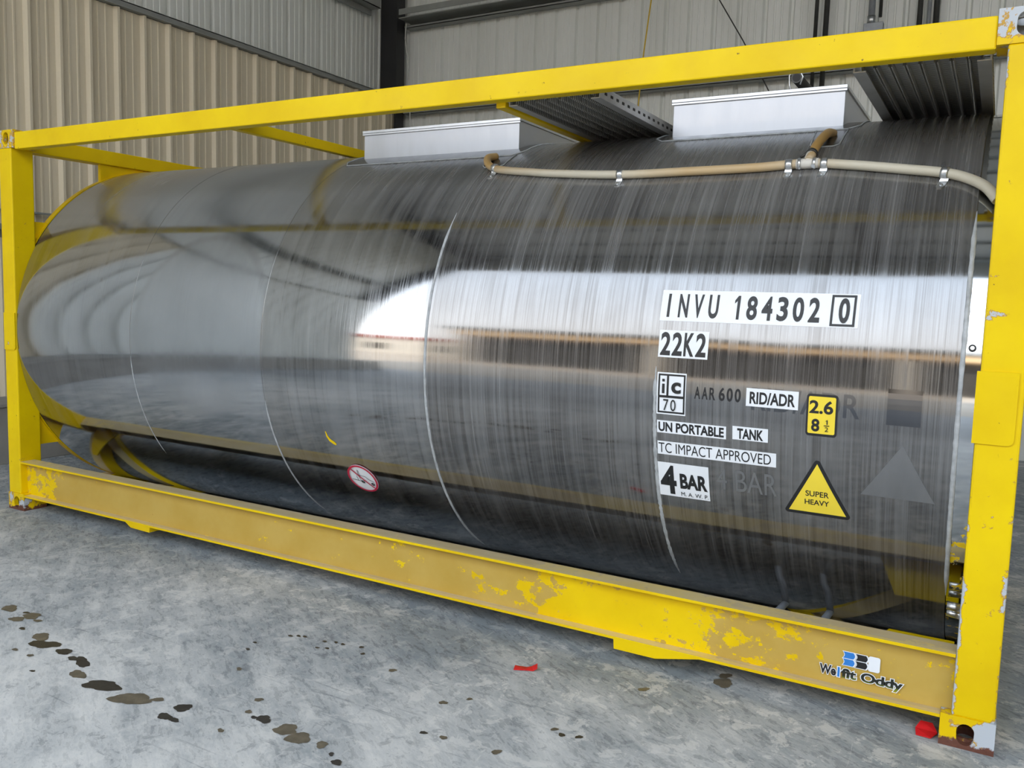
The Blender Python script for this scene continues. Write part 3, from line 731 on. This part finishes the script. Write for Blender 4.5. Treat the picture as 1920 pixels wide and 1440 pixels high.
# ------------------------------------------------------------------ decals on the barrel
def glyphs(body, bold=0.0):
    cu = bpy.data.curves.new('glyphs', 'FONT'); cu.body = body; cu.offset = bold; cu.resolution_u = 5
    ob_ = bpy.data.objects.new('glyphs', cu); COL.objects.link(ob_)
    dg = bpy.context.evaluated_depsgraph_get(); me = bpy.data.meshes.new_from_object(ob_.evaluated_get(dg))
    bpy.data.objects.remove(ob_); bpy.data.curves.remove(cu)
    co_ = [(v.co.x, v.co.y) for v in me.vertices]; fs = [tuple(p.vertices) for p in me.polygons]
    bpy.data.meshes.remove(me)
    return co_, fs
def text_shape(body, x0, x1, s0, s1, bold=0.0, mi=1, spread=False, fit=None):
    """glyph outlines fitted to the box; spread = each character in its own equal cell"""
    if not spread:
        c, f = glyphs(body, bold); r = c if fit is None else glyphs(body, fit)[0]
        if body == '1':
            r = c = [(0.30, 0), (0.62, 0), (0.62, 1), (0.36, 1), (0.0, 0.80), (0.0, 0.66), (0.30, 0.78)]; f = [(0, 1, 2, 3, 6), (3, 4, 5, 6)]
        ax, bx = min(p[0] for p in r), max(p[0] for p in r); ay, by = min(p[1] for p in r), max(p[1] for p in r)
        return ([(x0 + (p[0] - ax) / (bx - ax) * (x1 - x0), s0 + (p[1] - ay) / (by - ay) * (s1 - s0)) for p in c], f, mi)
    V, Fs = [], []
    n = len(body); cell = (x1 - x0) / (n - 1 + spread)
    for i, ch in enumerate(body):
        if ch == ' ': continue
        wdt = cell * spread * (0.28 if ch in 'I' else 0.52 if ch == '1' else 1.0)
        cxx = x0 + cell * spread / 2 + i * cell
        c, f, _ = text_shape(ch, cxx - wdt / 2, cxx + wdt / 2, s0, s1, bold, mi)
        o_ = len(V); V += c; Fs += [tuple(k + o_ for k in q_) for q_ in f]
    return (V, Fs, mi)
def rect_shape(x0, x1, s0, s1, mi=0): return ([(x0, s0), (x1, s0), (x1, s1), (x0, s1)], [(0, 1, 2, 3)], mi)
def poly_shape(pts, mi=0): return (list(pts), [tuple(range(len(pts)))], mi)
def frame_shape(x0, x1, s0, s1, t, mi=1):
    V = [(x0, s0), (x1, s0), (x1, s1), (x0, s1), (x0 + t, s0 + t), (x1 - t, s0 + t), (x1 - t, s1 - t), (x0 + t, s1 - t)]
    return (V, [(0, 1, 5, 4), (1, 2, 6, 5), (2, 3, 7, 6), (3, 0, 4, 7)], mi)
def round_poly(pts, r, n=5):
    out = []; N = len(pts)
    for i in range(N):
        p = Vector(pts[i]); a = (Vector(pts[i - 1]) - p).normalized(); b = (Vector(pts[(i + 1) % N]) - p).normalized()
        half = a.angle(b) / 2; d = r / math.tan(half); c = p + (a + b).normalized() * (r / math.sin(half))
        va, vb = p + a * d - c, p + b * d - c
        for k in range(n + 1):
            t = k / n; v = (va * (1 - t) + vb * t).normalized() * r
            out.append(tuple(c + v))
    return out
def ring_shape(cx_, cs, r0, r1, n=40, mi=1):
    V = [(cx_ + r * math.cos(2 * math.pi * k / n), cs + r * math.sin(2 * math.pi * k / n)) for r in (r0, r1) for k in range(n)]
    return (V, [(k, (k + 1) % n, n + (k + 1) % n, n + k) for k in range(n)], mi)
def stroke_shape(pts, t, mi=1):
    V, Fs = [], []
    for a, b in zip(pts, pts[1:]):
        a, b = Vector(a), Vector(b); d = (b - a).normalized(); nn = Vector((-d.y, d.x)) * t / 2; o_ = len(V)
        V += [tuple(a - nn - d * t * .4), tuple(b - nn + d * t * .4), tuple(b + nn + d * t * .4), tuple(a + nn - d * t * .4)]; Fs.append((o_, o_ + 1, o_ + 2, o_ + 3))
    return (V, Fs, mi)
def decal(name, layers, mats, label=None, parent=None, place=None, step=0.02, base=0.0012, dh=0.0006):
    bm = bmesh.new()
    for li, (V, Fs, mi) in enumerate(layers):
        t = bmesh.new(); vv = [t.verts.new((a, b, 0)) for a, b in V]
        for f in Fs:
            try: t.faces.new([vv[i] for i in f]).material_index = mi
            except ValueError: pass
        if place is None:
            lo = min(p[1] for p in V); hi = max(p[1] for p in V); k = math.floor(lo / step) + 1
            while k * step < hi:
                bmesh.ops.bisect_plane(t, geom=t.verts[:] + t.edges[:] + t.faces[:], plane_co=(0, k * step, 0), plane_no=(0, 1, 0)); k += 1
        h = base + dh * li
        t.verts.index_update(); mp = {}
        for v in t.verts: mp[v] = bm.verts.new(on(v.co.x, v.co.y, h) if place is None else place(v.co.x, v.co.y, h))
        for f in t.faces:
            nf = bm.faces.new([mp[v] for v in f.verts]); nf.material_index = f.material_index
            nf.normal_update()
            c = nf.calc_center_median(); outw = Vector((0, c.y - YC, c.z - ZC)) if place is None else Vector((0, -1, 0))
            if nf.normal.dot(outw) < 0: nf.normal_flip()
        t.free()
    o = link(name, bm, mats, parent or TANK)
    if label: o['label'] = label
    return o
VN = [WHITEV, BLACKINK, YELV, REDV]
# old lettering left in the steel
decal('ghost_lettering', [text_shape('RID/ADR', 5.13, 5.532, -0.088, 0.004, 0.012, 0)], [GHOSTD], 'dark ghost of removed lettering', base=0.0005)
decal('ghost_lettering', [text_shape('4 BAR', 4.99, 5.236, -0.449, -0.350, 0.0, 0)], [GHOSTL], 'pale ghost of removed lettering', base=0.0005)
decal('ghost_square', [rect_shape(5.625, 5.74, -0.098, 0.036, 0)], [GHOSTD], 'dark clean square left by a removed sticker', base=0.0005)
decal('ghost_triangle', [poly_shape([(5.548, -0.386), (5.803, -0.388), (5.686, -0.17)], 0)], [GHOSTL], 'pale triangle left by a removed sticker', base=0.0005)
decal('number_decal', [rect_shape(4.725, 5.502, 0.252, 0.384), text_shape('INVU', 4.738, 4.968, 0.268, 0.368, 0.030, 1, 0.66), text_shape('184302', 5.022, 5.361, 0.268, 0.366, 0.030, 1, 0.70),
      frame_shape(5.40, 5.489, 0.257, 0.379, 0.0085), text_shape('0', 5.429, 5.468, 0.269, 0.367, 0.03)], VN, 'white strip with black container number')
decal('code_decal', [rect_shape(4.733, 4.943, 0.100, 0.213), text_shape('22K2', 4.741, 4.934, 0.108, 0.205, 0.03, 1, 0.86)], VN, 'white patch with black size code')
decal('badge_decal', [rect_shape(4.7365, 4.862, -0.139, 0.037), frame_shape(4.742, 4.8585, -0.133, 0.031, 0.0075), rect_shape(4.779, 4.788, -0.062, 0.026, 1), rect_shape(4.744, 4.857, -0.068, -0.058, 1),
      rect_shape(4.7595, 4.7705, -0.050, -0.010, 1), rect_shape(4.7595, 4.7705, -0.001, 0.010, 1), text_shape('c', 4.800, 4.841, -0.048, -0.001, 0.035), text_shape('70', 4.767, 4.821, -0.122, -0.074, 0.0, 1, 0.72)], VN, 'square white badge with black letters')
decal('lettering', [text_shape('AAR', 4.898, 4.984, -0.062, -0.012, 0.018, 0, 0.76), text_shape('600', 4.999, 5.087, -0.062, -0.008, 0.018, 0, 0.74)], [BLACKINK], 'black letters stuck on the steel')
decal('approval_decal', [rect_shape(5.109, 5.310, -0.073, -0.001), text_shape('RID/ADR', 5.123, 5.298, -0.063, -0.014, 0.03)], VN, 'small white strip with black lettering')
decal('height_decal', [poly_shape(round_poly([(5.341, -0.167), (5.455, -0.167), (5.455, -0.004), (5.341, -0.004)], 0.012), 1), poly_shape(round_poly([(5.3485, -0.157), (5.4475, -0.157), (5.4475, -0.013), (5.3485, -0.013)], 0.006), 2),
      text_shape('2.6', 5.352, 5.439, -0.079, -0.027, 0.028), text_shape('8', 5.362, 5.392, -0.149, -0.099, 0.03), text_shape('1', 5.414, 5.4215, -0.1185, -0.101, 0.01), rect_shape(5.408, 5.428, -0.1245, -0.1215, 1), text_shape('2', 5.412, 5.425, -0.1455, -0.128, 0.0)], VN, 'yellow height sticker with black border')
decal('tank_decal', [rect_shape(4.7395, 5.033, -0.220, -0.166), text_shape('UN PORTABLE', 4.746, 5.024, -0.214, -0.172, 0.035)], VN, 'long white strip with bold black lettering')
decal('tank_decal', [rect_shape(5.059, 5.2, -0.2155, -0.1595), text_shape('TANK', 5.078, 5.182, -0.211, -0.167, 0.035)], VN, 'short white strip with bold black lettering')
decal('impact_decal', [rect_shape(4.74, 5.233, -0.317, -0.257), text_shape('TC IMPACT APPROVED', 4.745, 5.213, -0.309, -0.264, 0.0)], VN, 'longest white strip with thin black lettering')
decal('pressure_decal', [rect_shape(4.7365, 4.957, -0.519, -0.354), text_shape('4', 4.744, 4.815, -0.508, -0.367, 0.03), text_shape('BAR', 4.831, 4.950, -0.473, -0.399, 0.04), text_shape('M. A. W. P.', 4.832, 4.951, -0.510, -0.490, 0.0)], VN, 'white pressure sticker with large black figure')
tri = [(5.259, -0.513), (5.519, -0.513), (5.389, -0.252)]
decal('warning_triangle', [poly_shape(round_poly(tri, 0.012), 1), poly_shape([(5.281, -0.499), (5.498, -0.499), (5.389, -0.281)], 2), text_shape('SUPER', 5.346, 5.434, -0.424, -0.399, 0.014), text_shape('HEAVY', 5.343, 5.435, -0.462, -0.438, 0.014)], VN, 'yellow warning triangle with black border')
cxd, csd, rd = 3.004, -0.722, 0.098
disc = [(cxd + rd * math.cos(2 * math.pi * k / 40), csd + rd * math.sin(2 * math.pi * k / 40)) for k in range(40)]
g = lambda pts, t, mi=1: stroke_shape(pts, t, mi)
decal('no_lifting_sticker', [poly_shape(disc, 0), g([(2.985, -0.662), (2.979, -0.705), (2.984, -0.742)], 0.003), g([(2.991, -0.664), (2.988, -0.705)], 0.003), g([(2.927, -0.737), (2.984, -0.744)], 0.004), g([(2.966, -0.706), (2.966, -0.742)], 0.003), g([(2.985, -0.700), (3.003, -0.699), (3.028, -0.703), (3.042, -0.722), (3.075, -0.736)], 0.003),
      ring_shape(2.996, -0.746, 0.004, 0.011, 16), ring_shape(3.062, -0.753, 0.004, 0.011, 16), g([(2.942, -0.655), (3.066, -0.788)], 0.009, 3), ring_shape(cxd, csd, rd - 0.012, rd, 40, 3)], VN, 'round white sticker with red ring and slash')
random.seed(3)
def blot(cx_, cs, rx, rs, n=26, jag=0.35):
    return [(cx_ + rx * (1 + jag * (random.random() - 0.5)) * math.cos(2 * math.pi * k / n), cs + rs * (1 + jag * (random.random() - 0.5)) * math.sin(2 * math.pi * k / n)) for k in range(n)]
decal('paint_smear', [poly_shape([(2.846, -0.43), (2.852, -0.428), (2.858, -0.455), (2.872, -0.475), (2.893, -0.487), (2.905, -0.500), (2.900, -0.510), (2.880, -0.503), (2.858, -0.487), (2.847, -0.462)], 0)], [YEL], 'yellow paint smear', base=0.0006)
decal('vent_plug', [ring_shape(5.884, 0.2, 0.006, 0.0125, 20, 0), poly_shape([(5.884 + 0.007 * math.cos(k * math.pi / 6), 0.2 + 0.007 * math.sin(k * math.pi / 6)) for k in range(12)], 1)], [RUBBER_AND_BORE, CHROME], 'dark ringed plug', base=0.0005)

# -- maker's mark on the lower rail
pl_rail = lambda a, b, h: Vector((a, 0.0494 - h, b))
def book(x0, x1, z0, z1, mi):
    k = (z1 - z0) * 0.30; n = 6; pts = []
    for i in range(n + 1):
        t = i / n; pts.append((x0 + k * math.sin(math.pi * t) * 0.8, z1 + (z0 - z1) * t))
    for i in range(n + 1):
        t = i / n; pts.append((x1 + k * math.sin(math.pi * t) * 0.8, z0 + (z1 - z0) * t))
    return poly_shape(pts[::-1], mi)
lm = [BLUEV, BLACKINK, WHITEV, WORNINK]
mk = []
for i, (xa, xb, mi) in enumerate(((5.530, 5.567, 0), (5.576, 5.613, 1))):
    for z0, z1 in ((0.224, 0.2495), (0.196, 0.2215)):
        mk.append(book(xa - 0.004, xb + 0.004, z0 - 0.0025, z1 + 0.0025, 2)); mk.append(book(xa, xb, z0, z1, mi))
mk.append(poly_shape(round_poly([(5.622, 0.193), (5.664, 0.193), (5.664, 0.253), (5.622, 0.253)], 0.008), 2))
for st, xa, xb, za, zb, mi in (('We', 5.447, 5.508, 0.145, 0.184, 1), ('l', 5.514, 5.522, 0.145, 0.184, 0), ('fit Oddy', 5.528, 5.748, 0.135, 0.184, 3)):
    mk.append(text_shape(st, xa, xb, za, zb, 0.085 if st != 'l' else 0.10, 2, fit=0.035)); mk.append(text_shape(st, xa, xb, za, zb, 0.035, mi, fit=0.035))
decal('maker_decal', mk, lm, 'maker sticker with blue and black bars', rails[0], pl_rail, base=0.001, dh=0.0004)

# ------------------------------------------------------------------ things on the floor
STAINS = [(1.88, -1.08, 0.033, 0.022, -0.038, 0.022, 1), (2.04, -1.14, 0.028, 0.018, -0.03, 0.017, 1), (2.06, -1.08, 0.034, 0.023, -0.036, 0.022, 1), (2.0, -1.07, 0.012, 0.008, -0.013, 0.007, 0), (2.14, -1.1, 0.015, 0.01, -0.015, 0.009, 1), (2.17, -1.19, 0.012, 0.008, -0.014, 0.009, 0), (2.33, -1.2, 0.034, 0.022, -0.038, 0.024, 1), (2.42, -1.24, 0.053, 0.035, -0.039, 0.024, 0), (2.56, -1.24, 0.025, 0.017, -0.031, 0.02, 0), (2.66, -1.26, 0.02, 0.013, -0.019, 0.013, 0), (2.72, -1.26, 0.023, 0.016, -0.046, 0.031, 0), (2.81, -1.34, 0.026, 0.018, -0.034, 0.023, 1), (2.98, -1.35, 0.059, 0.039, -0.042, 0.028, 0), (3.17, -1.36, 0.06, 0.039, -0.043, 0.032, 1), (3.26, -1.31, 0.02, 0.013, -0.013, 0.01, 1), (3.39, -1.3, 0.029, 0.019, -0.023, 0.019, 0), (3.39, -1.38, 0.02, 0.013, -0.023, 0.018, 0), (3.44, -1.38, 0.016, 0.01, -0.014, 0.011, 0), (3.62, -1.19, 0.01, 0.006, -0.011, 0.01, 1), (3.71, -1.2, 0.024, 0.015, -0.02, 0.019, 0), (3.83, -1.21, 0.038, 0.024, -0.026, 0.027, 1), (3.91, -1.23, 0.034, 0.022, -0.03, 0.031, 1), (4.01, -1.22, 0.017, 0.01, -0.016, 0.018, 1), (4.08, -1.25, 0.007, 0.005, -0.009, 0.009, 0), (4.13, -1.28, 0.017, 0.011, -0.011, 0.012, 0), (2.63, -1.42, 0.009, 0.006, -0.009, 0.006, 0), (3.31, -0.95, 0.01, 0.007, -0.011, 0.01, 1), (2.37, -1.34, 0.011, 0.008, -0.011, 0.007, 1), (2.48, -1.34, 0.011, 0.008, -0.012, 0.007, 1), (3.67, -1.21, 0.01, 0.007, -0.008, 0.008, 0), (3.64, -1.34, 0.01, 0.006, -0.01, 0.01, 1), (3.58, -1.1, 0.015, 0.01, -0.01, 0.01, 1), (3.85, -0.61, 0.014, 0.009, -0.009, 0.011, 1), (3.27, -0.56, 0.008, 0.006, -0.007, 0.008, 0), (3.3, -0.55, 0.008, 0.005, -0.008, 0.008, 0), (3.16, -0.72, 0.008, 0.005, -0.008, 0.007, 0), (3.41, -0.54, 0.008, 0.005, -0.008, 0.008, 0), (3.46, -0.52, 0.008, 0.005, -0.007, 0.008, 0), (3.5, -0.52, 0.008, 0.005, -0.006, 0.008, 0), (3.59, -0.5, 0.008, 0.006, -0.007, 0.008, 0), (3.47, -0.59, 0.008, 0.005, -0.007, 0.008, 0), (3.43, -0.61, 0.008, 0.005, -0.007, 0.007, 0), (3.19, -0.79, 0.008, 0.005, -0.008, 0.008, 0), (3.64, -0.55, 0.008, 0.006, -0.007, 0.008, 0), (3.24, -0.58, 0.008, 0.006, -0.008, 0.008, 0), (4.19, -0.73, 0.014, 0.009, -0.009, 0.012, 1), (4.26, -0.65, 0.011, 0.007, -0.005, 0.008, 1), (4.26, -0.96, 0.011, 0.007, -0.007, 0.009, 0), (4.34, -0.95, 0.012, 0.008, -0.007, 0.01, 1), (4.65, -0.68, 0.012, 0.008, -0.005, 0.009, 1), (4.69, -0.7, 0.01, 0.007, -0.006, 0.012, 0), (4.75, -0.68, 0.011, 0.008, -0.005, 0.011, 0), (4.55, -0.93, 0.015, 0.01, -0.007, 0.013, 1), (5.07, 0.05, 0.036, 0.023, -0.011, 0.039, 1), (5.06, 0.12, 0.026, 0.017, -0.007, 0.022, 1), (4.81, -0.19, 0.019, 0.013, -0.006, 0.016, 1)]
for i, (x, y, ex, ey, fx, fy, d) in enumerate(STAINS):
    rnd = random.Random(i); n = 28; bm = bmesh.new(); h = 0.0012 + 0.0004 * (i % 5)
    ph = [rnd.random() * 6.28 for _ in range(4)]
    top = []
    for k in range(n):
        t = 2 * math.pi * k / n
        rr = 1 + 0.13 * math.sin(2 * t + ph[0]) + 0.10 * math.sin(3 * t + ph[1]) + 0.07 * math.sin(5 * t + ph[2]) + 0.05 * math.sin(9 * t + ph[3])
        top.append(bm.verts.new((x + rr * (ex * math.cos(t) + fx * math.sin(t)), y + rr * (ey * math.cos(t) + fy * math.sin(t)), h)))
    f = bm.faces.new(top); f.normal_update()
    if f.normal.z < 0: f.normal_flip()
    link('wet_spot', bm, STAINB if d else STAIND, floor)

def scrap(x, y, pts, label, fold):
    bm = bmesh.new(); lo = [bm.verts.new((x + a, y + b, 0.001 + z)) for a, b, z in pts]; hi = [bm.verts.new((x + a, y + b, 0.005 + z)) for a, b, z in pts]
    n = len(pts); bm.faces.new(lo[::-1]); bm.faces.new(hi)
    for k in range(n): bm.faces.new((lo[k], lo[(k + 1) % n], hi[(k + 1) % n], hi[k]))
    bmesh.ops.triangulate(bm, faces=[f for f in bm.faces if len(f.verts) > 4])
    bmesh.ops.recalc_face_normals(bm, faces=bm.faces[:])
    return tag(link('plastic_scrap', bm, REDP), label, 'scrap')
scrap(4.32, -0.29, [(-0.045, -0.035, 0), (0.0, -0.02, 0.004), (0.03, 0.0, 0), (0.045, 0.01, 0.01), (0.03, 0.04, 0.016), (0.012, 0.02, 0.006), (-0.01, 0.015, 0), (-0.055, -0.005, 0.004)], 'small red plastic scrap lying on the open floor before the tank', 1)
scrap(5.845, 0.05, [(-0.04, -0.03, 0), (0.01, -0.04, 0.004), (0.03, 0.0, 0.01), (0.01, 0.035, 0.028), (-0.03, 0.03, 0.03), (-0.045, 0.0, 0.012)], 'crumpled red plastic scrap beside the lower right corner casting', 1)
